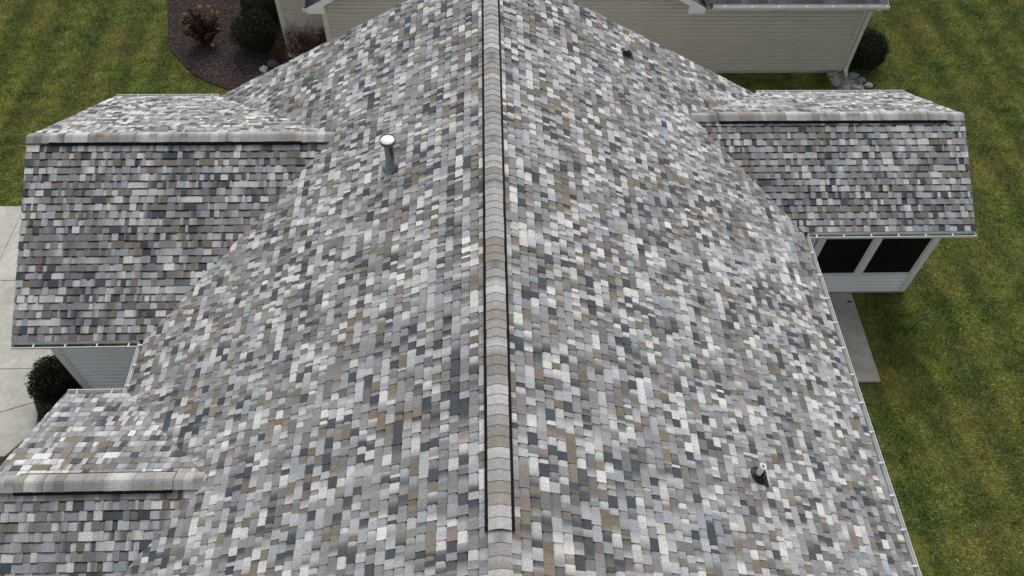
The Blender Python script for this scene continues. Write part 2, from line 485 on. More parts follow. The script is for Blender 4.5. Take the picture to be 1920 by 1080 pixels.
shingle_plane((W, YN, ZE), (0, 1, 0), (-1, 0, S), YF - YN, W * KH, 0.3, [main_cut(RW, 1, .020, -.008)])
shingle_plane((-W, YN, ZE), (0, 1, 0), (1, 0, S), YF - YN, W * KH, 2.1, [main_cut(LW, -1, .020, -.008), main_cut(QW, -1, .018, -.008)])
for wg, sd_, sg in ((LW, -1, 3.3), (RW, 1, 4.4), (QW, -1, 5.2)):
    inner = W - wg['d'] - 0.05; ul = abs(wg['x']) - inner
    x0 = wg['x'] if sd_ < 0 else inner
    shingle_plane((x0, wg['y'] - wg['d'], ZE), (1, 0, 0), (0, 1, S), ul, wg['d'] * KH, sg, [wing_cut(wg, sd_, .008)])
    shingle_plane((x0, wg['y'] + wg['d'], ZE), (1, 0, 0), (0, -1, S), ul, wg['d'] * KH, sg + .6, [wing_cut(wg, sd_, .002)])

# decks under the shingles
roof = MB()
def deck(b_, quad, th=0.062, top=0.038):
    q = [Vector(a) for a in quad]; n = (q[1] - q[0]).cross(q[2] - q[0]).normalized()
    if n.z < 0: n = -n
    b_.hull8([a - n * th for a in q] + [a - n * top for a in q])
deck(roof, [(W, YN, ZE), (W, YF, ZE), (0, YF, ZR), (0, YN, ZR)])
deck(roof, [(-W, YN, ZE), (-W, YF, ZE), (0, YF, ZR), (0, YN, ZR)])
for wg, sd_ in ((LW, -1), (RW, 1), (QW, -1)):
    zr = ZE + S * wg['d']; xi = sd_ * W; xa = sd_ * (W - wg['d'])
    for g in (-1, 1):
        deck(roof, [(wg['x'], wg['y'] + g * wg['d'], ZE), (xi, wg['y'] + g * wg['d'], ZE), (xa, wg['y'], zr), (wg['x'], wg['y'], zr)])
roof = roof.build('roof', 'felt', house, origin=(0, 3, ZE))

# the 300 pieces that show largest become parts, the rest one field
def shown(pc):
    V = pc[0][pc[1][0]]; q = project(V.mean(0))
    if not (10 < q[0] < 1910 and 8 < q[1] < 1072): return 0
    a_ = 0
    for f in pc[1]:
        if len(f) < 3: continue
        Q = project(pc[0][f]); x, y = Q[:, 0], Q[:, 1]
        a_ += abs(np.dot(x, np.roll(y, 1)) - np.dot(y, np.roll(x, 1))) / 2
    return a_
areas = np.array([shown(pc) for pc in PIECES])
order = np.argsort(-areas)
big = set(order[:300].tolist())
FV, FF, FC = [], [], []; base = 0
for i, pc in enumerate(PIECES):
    if i in big:
        mesh_obj('shingle', pc[0], pc[1], 'shingle', roof, pc[0].mean(0), cols=pc[2])
    else:
        FV.append(pc[0]); FC.append(pc[2]); FF += [[base + z for z in f] for f in pc[1]]; base += len(pc[0])
field = mesh_obj('shingles', np.concatenate(FV), FF, 'shingle', roof, (0, 3, ZE), cols=np.concatenate(FC))
tag(field, kind='stuff')

# ------------------------------------------------------------------ ridge vents and ridge caps
CAPC = np.array([lin(189, 187, 184), lin(177, 174, 171), lin(214, 213, 210), lin(166, 159, 150), lin(140, 140, 140), lin(203, 202, 200)]) * 0.74
CAPP = [.26, .20, .15, .19, .11, .09]
def ridge(P0, P1, vent, butt_at_start, cap_half=0.135, vent_half=0.172, step=.007):
    """caps along the ridge from P0 to P1; vent = (a, b) distances along it that carry the black vent"""
    P0, P1 = Vector(P0), Vector(P1); D = (P1 - P0).normalized(); L = (P1 - P0).length; side = Vector((0, 0, 1)).cross(D).normalized()
    up = Vector((0, 0, 1))
    def sect(half, lift, rnd=0.026):
        return [(x, lift - S * (math.sqrt(x * x + rnd * rnd) - rnd)) for x in np.linspace(-half, half, 9)]
    def pt(a, q): return P0 + D * a + side * q[0] + up * q[1]
    a, b_ = (round(q / EXPO) * EXPO for q in vent)
    if butt_at_start: a += .012
    else: b_ -= .012
    body = MB(); n = 9
    top = sect(vent_half, 0.044 if step > .005 else .038); low = [(x, z - (0.034 if abs(x) > .1 else .03)) for x, z in top]
    for s_ in (a, b_):
        body.v += [tuple(pt(s_, q)) for q in top] + [tuple(pt(s_, q)) for q in low]
    for k in range(n - 1):
        body.f.append([k, k + 1, 2 * n + k + 1, 2 * n + k]); body.f.append([n + k, 3 * n + k, 3 * n + k + 1, n + k + 1])
    for k in (0, n - 1): body.f.append([k, 2 * n + k, 3 * n + k, n + k])
    for o_ in (0, 2 * n): body.f.append([o_ + k for k in range(n)] + [o_ + n + k for k in range(n - 1, -1, -1)])
    rv = body.build('ridge_vent', 'vent', house)
    k = 0; x = 0.0
    while x < L - 0.02:
        x1 = min(x + EXPO, L)
        on = a - .02 <= (x + x1) / 2 <= b_
        lift = (0.056 if step > .005 else 0.050) if on else 0.032
        hb, ht = lift + step, lift + 0.0005
        if not butt_at_start: hb, ht = ht, hb
        half = cap_half + rng.uniform(-.003, .003)
        ca = CAPC[rng.choice(len(CAPC), p=CAPP)] * (1 + .05 * rng.standard_normal())
        if k and rng.random() < .45: ca = last
        cb = ca.copy()
        if rng.random() < .4: cb = CAPC[rng.choice(len(CAPC), p=CAPP)]
        last = cb
        smudge = rng.random() < .12
        mb = MB(); cols = []; nx = 3
        for j in range(nx):
            f = j / (nx - 1); s_ = x + (x1 - x + (.004 if butt_at_start else 0)) * f - (0 if butt_at_start else .004 * (1 - f))
            for q in sect(half, hb + (ht - hb) * f):
                mb.v.append(tuple(pt(s_, q)))
                cc = ca + (cb - ca) * f
                if smudge: cc = cc * (1 - .45 * math.exp(-(q[0] / .07) ** 2))
                cols.append(cc)
        for j in range(nx - 1):
            for z in range(8): mb.f.append([j * 9 + z, j * 9 + z + 1, (j + 1) * 9 + z + 1, (j + 1) * 9 + z])
        # butt face and side edges show black asphalt
        jb = 0 if butt_at_start else nx - 1
        i = len(mb.v)
        for z in range(9):
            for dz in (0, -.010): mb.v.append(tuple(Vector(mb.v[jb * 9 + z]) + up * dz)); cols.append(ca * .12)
        for z in range(8): mb.f.append([i + 2 * z, i + 2 * z + 1, i + 2 * z + 3, i + 2 * z + 2])
        for z in (0, 8):
            i = len(mb.v)
            for j in range(nx):
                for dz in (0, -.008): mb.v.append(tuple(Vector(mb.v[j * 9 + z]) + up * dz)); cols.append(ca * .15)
            for j in range(nx - 1): mb.f.append([i + 2 * j, i + 2 * j + 1, i + 2 * j + 3, i + 2 * j + 2])
        V = np.array(mb.v)
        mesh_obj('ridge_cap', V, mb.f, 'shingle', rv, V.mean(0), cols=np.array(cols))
        x = x1; k += 1
    return rv
ridge((0, YN, ZR), (0, YF, ZR), (-0.36 - YN, YF - YN - .3), True)
lz = ZE + S * LW['d']; ridge((LW['x'], LW['y'], lz), (-(W - LW['d']) - .0, LW['y'], lz), (0.42, 5.19), False, .140, .166, .0045)
rz = ZE + S * RW['d']; ridge((W - RW['d'] + .0, RW['y'], rz), (RW['x'], RW['y'], rz), (0.61, 5.385), True, .140, .166, .0045)
qz = ZE + S * QW['d']; ridge((QW['x'], QW['y'], qz), (-(W - QW['d']), QW['y'], qz), (0.50, 2.775), False, .140, .166, .0045)

# ------------------------------------------------------------------ fascia, rake boards, soffits
def rake_board(A, B, out, name='rake_board', th=.022, hgt=.16, parent=house, mat='white_metal'):
    A, B, o = Vector(A), Vector(B), Vector(out)
    q = []
    for z in (-.034 - hgt, -.006):
        for P, d in ((A, 0), (B, 0), (B, th), (A, th)): q.append(P + o * d + Vector((0, 0, z)))
    return MB().hull8(q).build(name, mat, parent)
for s_ in (-1, 1):
    rake_board((s_ * W, YF - .012, ZE), (0, YF - .012, ZR), (0, 1, 0)); rake_board((s_ * W, YN + .012, ZE), (0, YN + .012, ZR), (0, -1, 0))
for wg, sd_ in ((LW, -1), (RW, 1), (QW, -1)):
    zr = ZE + S * wg['d']
    for g in (-1, 1):
        rake_board((wg['x'] - sd_ * .012, wg['y'] + g * wg['d'], ZE), (wg['x'] - sd_ * .012, wg['y'], zr), (sd_, 0, 0))

GUT = [(0.0, -.135), (0.085, -.135), (0.100, -.105), (0.098, -.085), (0.122, -.055), (0.125, -.028), (0.112, -.026), (0.112, -.034),
       (0.118, -.036), (0.116, -.053), (0.092, -.082), (0.094, -.104), (0.081, -.129), (0.004, -.129), (0.004, -.028), (0.0, -.028)]
def gutter(A, B, out, ends=(True, True), hang=0.57, first=.16):
    g = MB().sweep(GUT, A, B, out)
    A, B, o = Vector(A), Vector(B), Vector(out); D = (B - A).normalized(); L = (B - A).length
    for e, P, sg in ((ends[0], A, 0), (ends[1], B, -1)):
        if e:
            q = []
            for d0 in (0.002, -.002):
                for d, z in ((0.0, -.134), (.086, -.134), (.124, -.05), (.124, -.027), (0.0, -.027)): q.append(P + D * d0 + o * d + Vector((0, 0, z)))
            i = len(g.v); g.v += [tuple(a) for a in q]
            g.f += [[i + k for k in range(5)], [i + 5 + k for k in range(4, -1, -1)]] + [[i + k, i + (k + 1) % 5, i + 5 + (k + 1) % 5, i + 5 + k] for k in range(5)]
    go = g.build('gutter', 'gutter', house)
    q = []
    for z in (-.129, -.112):
        for P, d in ((A, .006), (B, .006), (B, .084), (A, .084)): q.append(P + D * (.006 if P is A else -.006) + o * d + Vector((0, 0, z)))
    MB().hull8(q).build('gutter_silt', 'silt', go)
    x = first
    while x < L - .05:
        c = A + D * x; h_ = MB(); q = []
        for z in (-.040, -.034):
            for d, t_ in ((.004, -.013), (.116, -.013), (.116, .013), (.004, .013)): q.append(c + o * d + D * t_ + Vector((0, 0, z)))
        h_.hull8(q)
        q = []
        for z in (-.034, -.024):
            for d, t_ in ((.106, -.009), (.127, -.009), (.127, .009), (.106, .009)): q.append(c + o * d + D * t_ + Vector((0, 0, z)))
        h_.hull8(q).build('gutter_hanger', 'gutter', go)
        x += hang
    # fascia board behind the gutter
    q = []
    for z in (-.20, -.022):
        for P, d in ((A, -.026), (B, -.026), (B, -.002), (A, -.002)): q.append(P + o * d + Vector((0, 0, z)))
    MB().hull8(q).build('fascia_board', 'trim', house)
GI = 0.012                                             # shingles reach this far over the gutter
n_, f_ = lambda wg: wg['y'] - wg['d'], lambda wg: wg['y'] + wg['d']
gutter((W + GI, YN, ZE), (W + GI, n_(RW) - .006, ZE), (1, 0, 0), (True, False), .57, .3)
gutter((W + .14, n_(RW) - GI, ZE), (RW['x'] + .01, n_(RW) - GI, ZE), (0, -1, 0), (False, True))
gutter((W + .02, f_(RW) + GI, ZE), (RW['x'], f_(RW) + GI, ZE), (0, 1, 0), (False, True))
gutter((-W - GI, f_(QW) + .006, ZE), (-W - GI, n_(LW) - .006, ZE), (-1, 0, 0), (False, False), .42, .2)
gutter((-W - .14, n_(LW) - GI, ZE), (LW['x'] - .01, n_(LW) - GI, ZE), (0, -1, 0), (False, True))
gutter((-W - .02, f_(LW) + GI, ZE), (LW['x'], f_(LW) + GI, ZE), (0, 1, 0), (False, True))
gutter((-W - .14, f_(QW) + GI, ZE), (QW['x'], f_(QW) + GI, ZE), (0, 1, 0), (False, True), .60, .2)
gutter((-W - GI, YN, ZE), (-W - GI, n_(QW), ZE), (-1, 0, 0), (True, False), .57, .3)
gutter((-W - .14, n_(QW) - GI, ZE), (QW['x'], n_(QW) - GI, ZE), (0, -1, 0), (False, True))

# ------------------------------------------------------------------ walls of the house
FZ = 0.14                                              # top of the foundation
OV = 0.42
HW = W - OV
def gable_body(name, along, a0, a1, b0, b1, ztop, parent, mat):
    """wall block with a gable end; along = 'x' or 'y' is the ridge direction"""
    mid = (b0 + b1) / 2; zt = ztop + S * (b1 - b0) / 2
    prof = [(b0, FZ), (b1, FZ), (b1, ztop), (mid, zt), (b0, ztop)]
    mb = MB()
    P = (lambda a, b_, z: (a, b_, z)) if along == 'x' else (lambda a, b_, z: (b_, a, z))
    for a in (a0, a1): mb.v += [P(a, b_, z) for b_, z in prof]
    mb.f = [[4, 3, 2, 1, 0], [5, 6, 7, 8, 9]] + [[k, (k + 1) % 5, 5 + (k + 1) % 5, 5 + k] for k in range(5)]
    return mb.build(name, mat, parent)
ZT = ZE + S * OV - .10                                 # wall plate: keeps the wall block clear of the deck
main_wall = gable_body('wall', 'y', YN + .3, YF - .32, -HW, HW, ZT, house, 'siding')
lw_wall = gable_body('wall', 'x', LW['x'] + .215, -HW + .01, n_(LW) + OV, f_(LW) - OV, ZT, house, 'siding')
qw_wall = gable_body('wall', 'x', QW['x'] + .25, -HW + .01, n_(QW) + OV, f_(QW) - OV, ZT, house, 'siding')
rw_wall = gable_body('wall', 'x', HW - .01, RW['x'] - .294, n_(RW) + OV + .02, f_(RW) - OV, ZT, house, 'porch_siding')
for x0, x1, y0, y1 in ((-HW, HW, YN + .3, YF - .32), (LW['x'] + .215, -HW - .004, n_(LW) + OV, f_(LW) - OV), (QW['x'] + .25, -HW - .004, n_(QW) + OV, f_(QW) - OV), (HW + .004, RW['x'] - .294, n_(RW) + OV, f_(RW) - OV)):
    MB().box(x0 - .01, x1 + .01, y0 - .01, y1 + .01, -.2, FZ).build('foundation', 'concrete', house)
# soffits close the eaves
def soffit(x0, x1, y0, y1):
    MB().box(x0, x1, y0, y1, ZE - .20, ZE - .185).build('soffit', 'trim', house)
soffit(HW + .01, W - .02, YN + .1, n_(RW) - .02); soffit(-W + .02, -HW - .01, YN + .1, n_(QW)); soffit(-W + .02, -HW - .01, f_(QW), n_(LW))
soffit(W, RW['x'] - .05, n_(RW) + .02, n_(RW) + OV - .01); soffit(W, RW['x'] - .05, f_(RW) - OV + .01, f_(RW) - .02)
soffit(LW['x'] + .05, -W, n_(LW) + .02, n_(LW) + OV - .01); soffit(LW['x'] + .05, -W, f_(LW) - OV + .01, f_(LW) - .02)
soffit(QW['x'] + .05, -W, f_(QW) - OV + .01, f_(QW) - .02)

def siding(wall, A, B, out, z0, z1, mat, exposure=0.14):
    """lapped boards on a wall from A to B (plan points), each a part of its own"""
    A, B, o = Vector((*A, 0)), Vector((*B, 0)), Vector((*out, 0)); z = z0
    while z < z1 - .02:
        zt = min(z + exposure, z1)
        # cross section: lower edge proud, a shadow step at the bottom, face leaning back
        prof = [(0.001, z), (0.040, z), (0.041, z + .008), (0.039, z + (zt - z) * .36), (0.010, z + (zt - z) * .46), (0.004, zt), (0.001, zt)]
        mb = MB()
        for P in (A, B): mb.v += [tuple(P + o * d + Vector((0, 0, q))) for d, q in prof]
        n = len(prof)
        mb.f = [[k for k in range(n)][::-1], [n + k for k in range(n)]] + [[k, (k + 1) % n, n + (k + 1) % n, n + k] for k in range(n)]
        mb.build('siding_board', mat, wall)
        z = zt
def corner_trim(x, y, sx, sy, z0, z1, mat, parent, wd=.10, th=.046):
    # L-shaped corner board round an outer corner; sx, sy point away from the building
    mb = MB()
    xs = sorted((x - sx * wd, x + sx * th)); ys = sorted((y + sy * .001, y + sy * th)); mb.box(*xs, *ys, z0, z1)
    xs = sorted((x + sx * .001, x + sx * th)); ys = sorted((y - sy * wd, y - sy * .001)); mb.box(*xs, *ys, z0, z1)
    mb.build('corner_trim', mat, parent)
lx, ly = LW['x'] + .215, n_(LW) + OV
siding(lw_wall, (lx + .10, ly), (-HW, ly), (0, -1), FZ, ZE - .21, 'siding')
corner_trim(lx, ly, -1, -1, FZ - .02, ZE - .21, 'trim', house, .11)
siding(main_wall, (-HW, f_(QW) - OV), (-HW, ly - .03), (-1, 0), FZ, ZE - .21, 'siding')
siding(main_wall, (HW, n_(RW) + OV - .03), (HW, YN + .4), (1, 0), FZ, ZE - .21, 'porch_siding')
siding(lw_wall, (lx, ly + .12), (lx, f_(LW) - OV - .12), (-1, 0), 2.25, ZE - .05, 'siding')

# garage door on the left wing's end
gd = MB().box(lx - .05, lx - .003, 5.75, 10.2, FZ - .06, 2.22).build('garage_door', 'trim', house)
for k in range(4):
    for j in range(4):
        MB().box(lx - .062, lx - .05, 5.88 + j * 1.08, 6.84 + j * 1.08, .18 + k * .52, .58 + k * .52).build('door_panel', 'white_metal', gd)

# porch front: knee wall boards, posts and two dark screens
py = n_(RW) + OV
rx = RW['x'] - .294
siding(rw_wall, (7.00, py), (rx - .10, py), (0, -1), FZ - .04, .72, 'porch_siding', .125)
MB().box(6.95, rx - .002, py - .05, py - .002, .72, .775).build('window_sill', 'white_metal', house)
corner_trim(rx, py, 1, -1, FZ - .04, ZE - .21, 'white_metal', house, .10, .046)
def porch_window(x0, x1, z0, z1):
    fr = MB(); t_ = .035
    for q in ((x0, x0 + t_, z0, z1), (x1 - t_, x1, z0, z1), (x0 + t_, x1 - t_, z0, z0 + t_ * .6), (x0 + t_, x1 - t_, z1 - t_, z1)):
        fr.box(q[0], q[1], py - .030, py - .003, q[2], q[3])
    f = fr.build('window', 'white_metal', house)
    MB().box(x0 + t_, x1 - t_, py - .016, py - .010, z0 + t_ * .6, z1 - t_).build('screen', 'screen', f)
    xm = (x0 + x1) / 2
    MB().box(xm - .006, xm + .006, py - .019, py - .0165, z0 + t_, z1 - t_).build('screen_bar', 'vent', f)
    for zz in (.33, .66):
        z_ = z0 + (z1 - z0) * zz
        MB().box(x0 + t_, xm - .008, py - .019, py - .0165, z_ - .006, z_ + .006).build('screen_bar', 'vent', f)
        MB().box(xm + .008, x1 - t_, py - .019, py - .0165, z_ - .006, z_ + .006).build('screen_bar', 'vent', f)
porch_window(7.20, 8.30, .78, 2.36); porch_window(8.44, 9.595, .78, 2.36)
for x0, x1 in ((7.06, 7.196), (8.304, 8.436)):
    MB().box(x0, x1, py - .040, py - .002, .776, 2.40).build('post', 'white_metal', house)
MB().box(6.95, rx, py - .042, py - .002, 2.402, ZE - .20).build('header', 'white_metal', house)
pd = MB().box(6.02, 6.98, py - .03, py - .002, FZ - .02, 2.38).build('porch_door', 'white_metal', house)
MB().box(6.13, 6.87, py - .036, py - .031, .9, 2.25).build('screen', 'screen', pd)
MB().box(6.80, 6.86, py - .075, py - .031, 1.02, 1.06).build('door_handle', 'rubber', pd)

# ------------------------------------------------------------------ roof penetrations
def roof_z(x): return ZR - S * abs(x)
def pipe_vent(x, y, h, label, r_=.041):
    z = roof_z(x); sx = 1 if x > 0 else -1
    nrm = Vector((sx * S, 0, 1)).normalized()
    mb = MB(); mb.lathe((x, y, z), [(r_, -.05), (r_, h), (r_ - .010, h), (r_ - .010, h - .16)], 24)
    i = len(mb.v); mb.v.append((x, y, z + h - .16)); n = 24
    for k in range(n): mb.f.append([i - n + k, i - n + (k + 1) % n, i])
    o = mb.build('vent_pipe', 'pvc', house, origin=(x, y, z), smooth=False); tag(o, label)
    bt = MB().lathe((x, y, z), [(.135, .010), (.132, .030), (.100, .036), (.095, .058), (.066, .074), (r_ + .002, .092)], 24, nrm)
    bt.build('pipe_boot', 'rubber', o, smooth=True)
    # lower lip of the flashing, lying on the shingles below the pipe
    dn = Vector((sx, 0, -S)).normalized(); sd2 = Vector((0, 1, 0)); c = Vector((x, y, z)); q = []
    for zz in (.012, .0265):
        for d, e in ((-.03, -.134), (.17, -.150), (.17, .11), (-.03, .134)): q.append(c + dn * d + sd2 * e + nrm * zz)
    MB().hull8(q).build('flashing', 'rubber', o)
pipe_vent(3.79, 1.165, 0.33, 'white plastic vent pipe with black boot low on the right slope')
pipe_vent(2.836, 10.383, 0.34, 'white plastic vent pipe with black boot near the far gable')

fx, fy = -1.753, 6.433; fz = roof_z(fx)
fl = MB().lathe((fx, fy, fz), [(.078, -.08), (.078, .56), (.074, .60)], 28).build('flue', 'galv', house, origin=(fx, fy, fz), smooth=True)
tag(fl, 'galvanised flue pipe with round white cap and rust streak on the left slope')
MB().lathe((fx, fy, fz), [(.16, -.02), (.128, .055), (.112, .06), (.112, .085), (.098, .095), (.094, .14), (.079, .15)], 28).build('storm_collar', 'galv', fl, smooth=False)
st = MB()
RL = [.50, .40, .33, .20, .27, .17, .24, .31, .28, .42, .50]
for k in range(10):
    t0, t1 = [math.radians(-80 + 6.2 * z) for z in (k, k + 1)]
    P = lambda th, z: (fx + .0788 * math.cos(th), fy + .0788 * math.sin(th), fz + z)
    st.poly([P(t0, RL[k]), P(t1, RL[k + 1]), P(t1, .56), P(t0, .56)])
st.build('rust_streak', 'rust', fl)
MB().lathe((fx, fy, fz), [(.079, .57), (.132, .585), (.140, .60), (.140, .650), (.136, .656), (.128, .656), (.126, .630), (.08, .628)], 32).build('cap_rim', 'galv_dark', fl, smooth=False)
MB().lathe((fx, fy, fz), [(.0, .647), (.108, .646), (.113, .642), (.113, .627)], 32).build('cap', 'cap', fl, smooth=True)
q = []
nl = Vector((-S, 0, 1)).normalized(); dn = Vector((-1, 0, -S)).normalized(); c = Vector((fx, fy, fz))
for zz in (.012, .0265):
    for d, e in ((-.06, -.17), (.2, -.19), (.2, .16), (-.06, .17)): q.append(c + dn * d + Vector((0, 1, 0)) * e + nl * zz)
MB().hull8(q).build('flashing', 'galv', fl)

# ------------------------------------------------------------------ neighbouring house
nb = empty('neighbor_house', (3, 19, 0), 'beige sided house standing behind the big roof', 'house')
NY, NX0, NX1 = 15.69, -4.55, 10.55
NE = 2.62                                              # eave
NOV = 0.40
nzt = NE + S * NOV - .12
AX0, AY = -5.94, 16.40
nwall = MB().box(NX0, NX1, NY, NY + 9, FZ, nzt).build('wall', 'beige', nb)
awall = MB().box(AX0, NX0 - .003, AY, NY + 9, FZ, nzt).build('wall', 'beige', nb)
MB().box(NX0 - .005, NX1 + .005, NY - .005, NY + 9, -.2, FZ - .002).build('foundation', 'concrete', nb)
MB().box(AX0 - .005, NX0 - .01, AY - .005, NY + 9, -.2, FZ - .002).build('foundation', 'concrete', nb)
siding(nwall, (NX0 + .1, NY), (NX1 - .1, NY), (0, -1), FZ - .02, NE - .14, 'beige', .127)
siding(awall, (AX0 + .1, AY), (NX0 - .003, AY), (0, -1), FZ - .02, NE + .9, 'beige', .127)
corner_trim(NX0, NY, -1, -1, FZ - .03, NE - .10, 'beige_trim', nb); corner_trim(NX1, NY, 1, -1, FZ - .03, NE - .10, 'beige_trim', nb); corner_trim(AX0, AY, -1, -1, FZ - .03, NE + .9, 'beige_trim', nb)
# front gable over the middle part
GX0, GX1 = NX0, 5.55; gm = (GX0 + GX1) / 2; gz = NE + S * (GX1 - GX0) / 2
gw = MB(); gw.v = [(GX0, NY + .001, NE - .14), (GX1, NY + .001, NE - .14), (gm, NY + .001, gz - .1), (GX0, NY + 4, NE - .14), (GX1, NY + 4, NE - .14), (gm, NY + 4, gz - .1)]
gw.f = [[0, 1, 2], [5, 4, 3], [0, 3, 4, 1], [1, 4, 5, 2], [2, 5, 3, 0]]
gw = gw.build('gable_wall', 'beige', nb)
z = NE - .14
while z < gz - .3:
    k = (z + .127 - (NE - .14)) / (gz - .1 - (NE - .14)); x0 = GX0 + (gm - GX0) * k; x1 = GX1 + (gm - GX1) * k
    prof = [(0.001, z), (0.040, z), (0.041, z + .008), (0.039, z + .046), (0.010, z + .058), (0.004, z + .127), (0.001, z + .127)]
    MB().sweep([(d, q) for d, q in prof], (x0, NY, 0), (x1, NY, 0), (0, -1, 0)).build('siding_board', 'beige', gw); z += .127
# roofs: gable roof running back, long slope behind the right gutter, lower slope over the left part
nroof = MB()
GO = .32
for s_, xe in ((-1, GX0), (1, GX1)):
    deck(nroof, [(xe + s_ * .35, NY - GO, NE - S * .35), (xe + s_ * .35, NY + 9, NE - S * .35), (gm, NY + 9, gz), (gm, NY - GO, gz)], .05, .004)
deck(nroof, [(GX1 + .36, NY - NOV, NE), (NX1 + .28, NY - NOV, NE), (NX1 + .28, NY + 4.6, NE + S * 5), (GX1 - .5, NY + 4.6, NE + S * 5)], .05, .004)
deck(nroof, [(GX1 - .5, NY + 4.6, NE + S * 5), (NX1 + .28, NY + 4.6, NE + S * 5), (NX1 + .28, NY + 9.6, NE), (GX1 - .5, NY + 9.6, NE)], .05, .004)
deck(nroof, [(AX0 - .3, AY - NOV, NE + .9), (NX0 + .2, AY - NOV, NE + .9), (NX0 + .2, AY + 4, NE + .9 + S * 4.4), (AX0 - .3, AY + 4, NE + .9 + S * 4.4)], .05, .004)
nroof = nroof.build('roof', 'felt', nb)
GREY = np.array([lin(104, 104, 114), lin(88, 88, 98), lin(118, 116, 124), lin(96, 92, 98)]) * .7
NV, NF, NC = [], [], []; NBIG = 0
def grey_plane(O, U, V, ulen, vlen, un):
    global NBIG
    O_, U_ = np.array(O, float), np.array(U, float); V_ = np.array(V, float) / np.linalg.norm(V); N_ = np.cross(U_, V_); N_ = N_ if N_[2] > 0 else -N_
    v0 = -.02
    while v0 < vlen - .03:
        u = -.01 - rng.uniform(0, .2); v1 = min(v0 + EXPO + .004, vlen)
        while u < ulen:
            wd = rng.uniform(.12, .3); a, b_ = max(u, -.01), min(u + wd - .002, ulen + .01); u += wd
            if b_ - a < .02: continue
            h = .011 if rng.random() < .5 else .006; cc = GREY[rng.integers(4)] * (1 + .08 * rng.standard_normal())
            q = [O_ + U_ * a + V_ * v0 + N_ * h, O_ + U_ * b_ + V_ * v0 + N_ * h, O_ + U_ * b_ + V_ * v1 + N_ * .002, O_ + U_ * a + V_ * v1 + N_ * .002,
                 O_ + U_ * a + V_ * v0 - N_ * .003, O_ + U_ * b_ + V_ * v0 - N_ * .003]
            i = len(NV); NV.extend(q); NC.extend([cc] * 4 + [cc * .3] * 2); NF.extend([[i, i + 1, i + 2, i + 3], [i + 4, i + 5, i + 1, i]])
        v0 += EXPO
grey_plane((GX1 + .36, NY - NOV, NE), (1, 0, 0), (0, 1, S), NX1 - GX1 - .08, 5 * KH, 0)
grey_plane((GX0 - .35, NY - GO, NE - S * .35), (0, 1, 0), (1, 0, S), 9.2, (gm - GX0 + .35) * KH, 0)
grey_plane((GX1 + .35, NY - GO, NE - S * .35), (0, 1, 0), (-1, 0, S), 9.2, (GX1 + .35 - gm) * KH, 0)
grey_plane((AX0 - .3, AY - NOV, NE + .9), (1, 0, 0), (0, 1, S), NX0 - AX0 + .45, 4.4 * KH, 0)
tag(mesh_obj('shingles', np.array(NV), NF, 'shingle', nroof, (3, 19, NE), cols=np.array(NC)), kind='stuff')
_house = house; house = nb
gutter((GX1 + .50, NY - NOV - .012, NE), (NX1 + .30, NY - NOV - .012, NE), (0, -1, 0), (True, True), .74, .3)
gutter((GX0 - .362, NY + 9, NE - S * .35), (GX0 - .362, NY - GO + .02, NE - S * .35), (-1, 0, 0), (True, True), .74, .3)
house = _house
for s_, xe in ((-1, GX0), (1, GX1)):
    rake_board((xe + s_ * .35, NY - GO + .012, NE - S * .35), (gm, NY - GO + .012, gz), (0, -1, 0), parent=nb)
    xa, xb = sorted((xe + s_ * .34, xe - s_ * .10))
    zb = NE - S * .35
    MB().hull8([(xa, NY - GO + .02, zb - .20), (xb, NY - GO + .02, zb - .20), (xb, NY - .005, zb - .20), (xa, NY - .005, zb - .20),
                (xa, NY - GO + .02, zb - .04 + (0 if s_ < 0 else .2)), (xb, NY - GO + .02, zb - .04 + (.2 if s_ < 0 else 0)), (xb, NY - .005, zb - .04 + (.2 if s_ < 0 else 0)), (xa, NY - .005, zb - .04 + (0 if s_ < 0 else .2))]).build('eave_return', 'white_metal', nb)
MB().box(GX1 + .45, NX1 + .25, NY - NOV + .02, NY - .03, NE - .20, NE - .185).build('soffit', 'beige_trim', nb)
rake_board((NX1 + .27, NY - NOV, NE), (NX1 + .27, NY + 4.6, NE + S * 5), (1, 0, 0), parent=nb)
# downspout at the right corner: elbow under the gutter, straight leather, kicked-out foot
dx = NX1 + .06
ds = MB()
prof = lambda c, ax: [(c[0] + ax * a, c[1] + b_) for a, b_ in ((-.058, -.040), (.058, -.040), (.058, .040), (-.058, .040))]
path = [(dx, NY - NOV - .06, NE - .13), (dx, NY - NOV - .06, NE - .20), (dx, NY - .075, NE - .42), (dx, NY - .075, .28), (dx, NY - .12, .17), (dx, NY - .30, .10)]
for c in path:
    i = len(ds.v); ds.v += [(c[0] + a, c[1] + b_, c[2]) for a, b_ in ((-.058, -.040), (.058, -.040), (.058, .040), (-.058, .040))]
    if c is path[-1]:
        ds.v[i:] = [(c[0] + a, c[1], c[2] + b_) for a, b_ in ((-.045, -.04), (.045, -.04), (.045, .04), (-.045, .04))]
for r_ in range(len(path) - 1):
    for k in range(4): ds.f.append([r_ * 4 + k, r_ * 4 + (k + 1) % 4, (r_ + 1) * 4 + (k + 1) % 4, (r_ + 1) * 4 + k])
ds.build('downspout', 'beige_trim', nb)

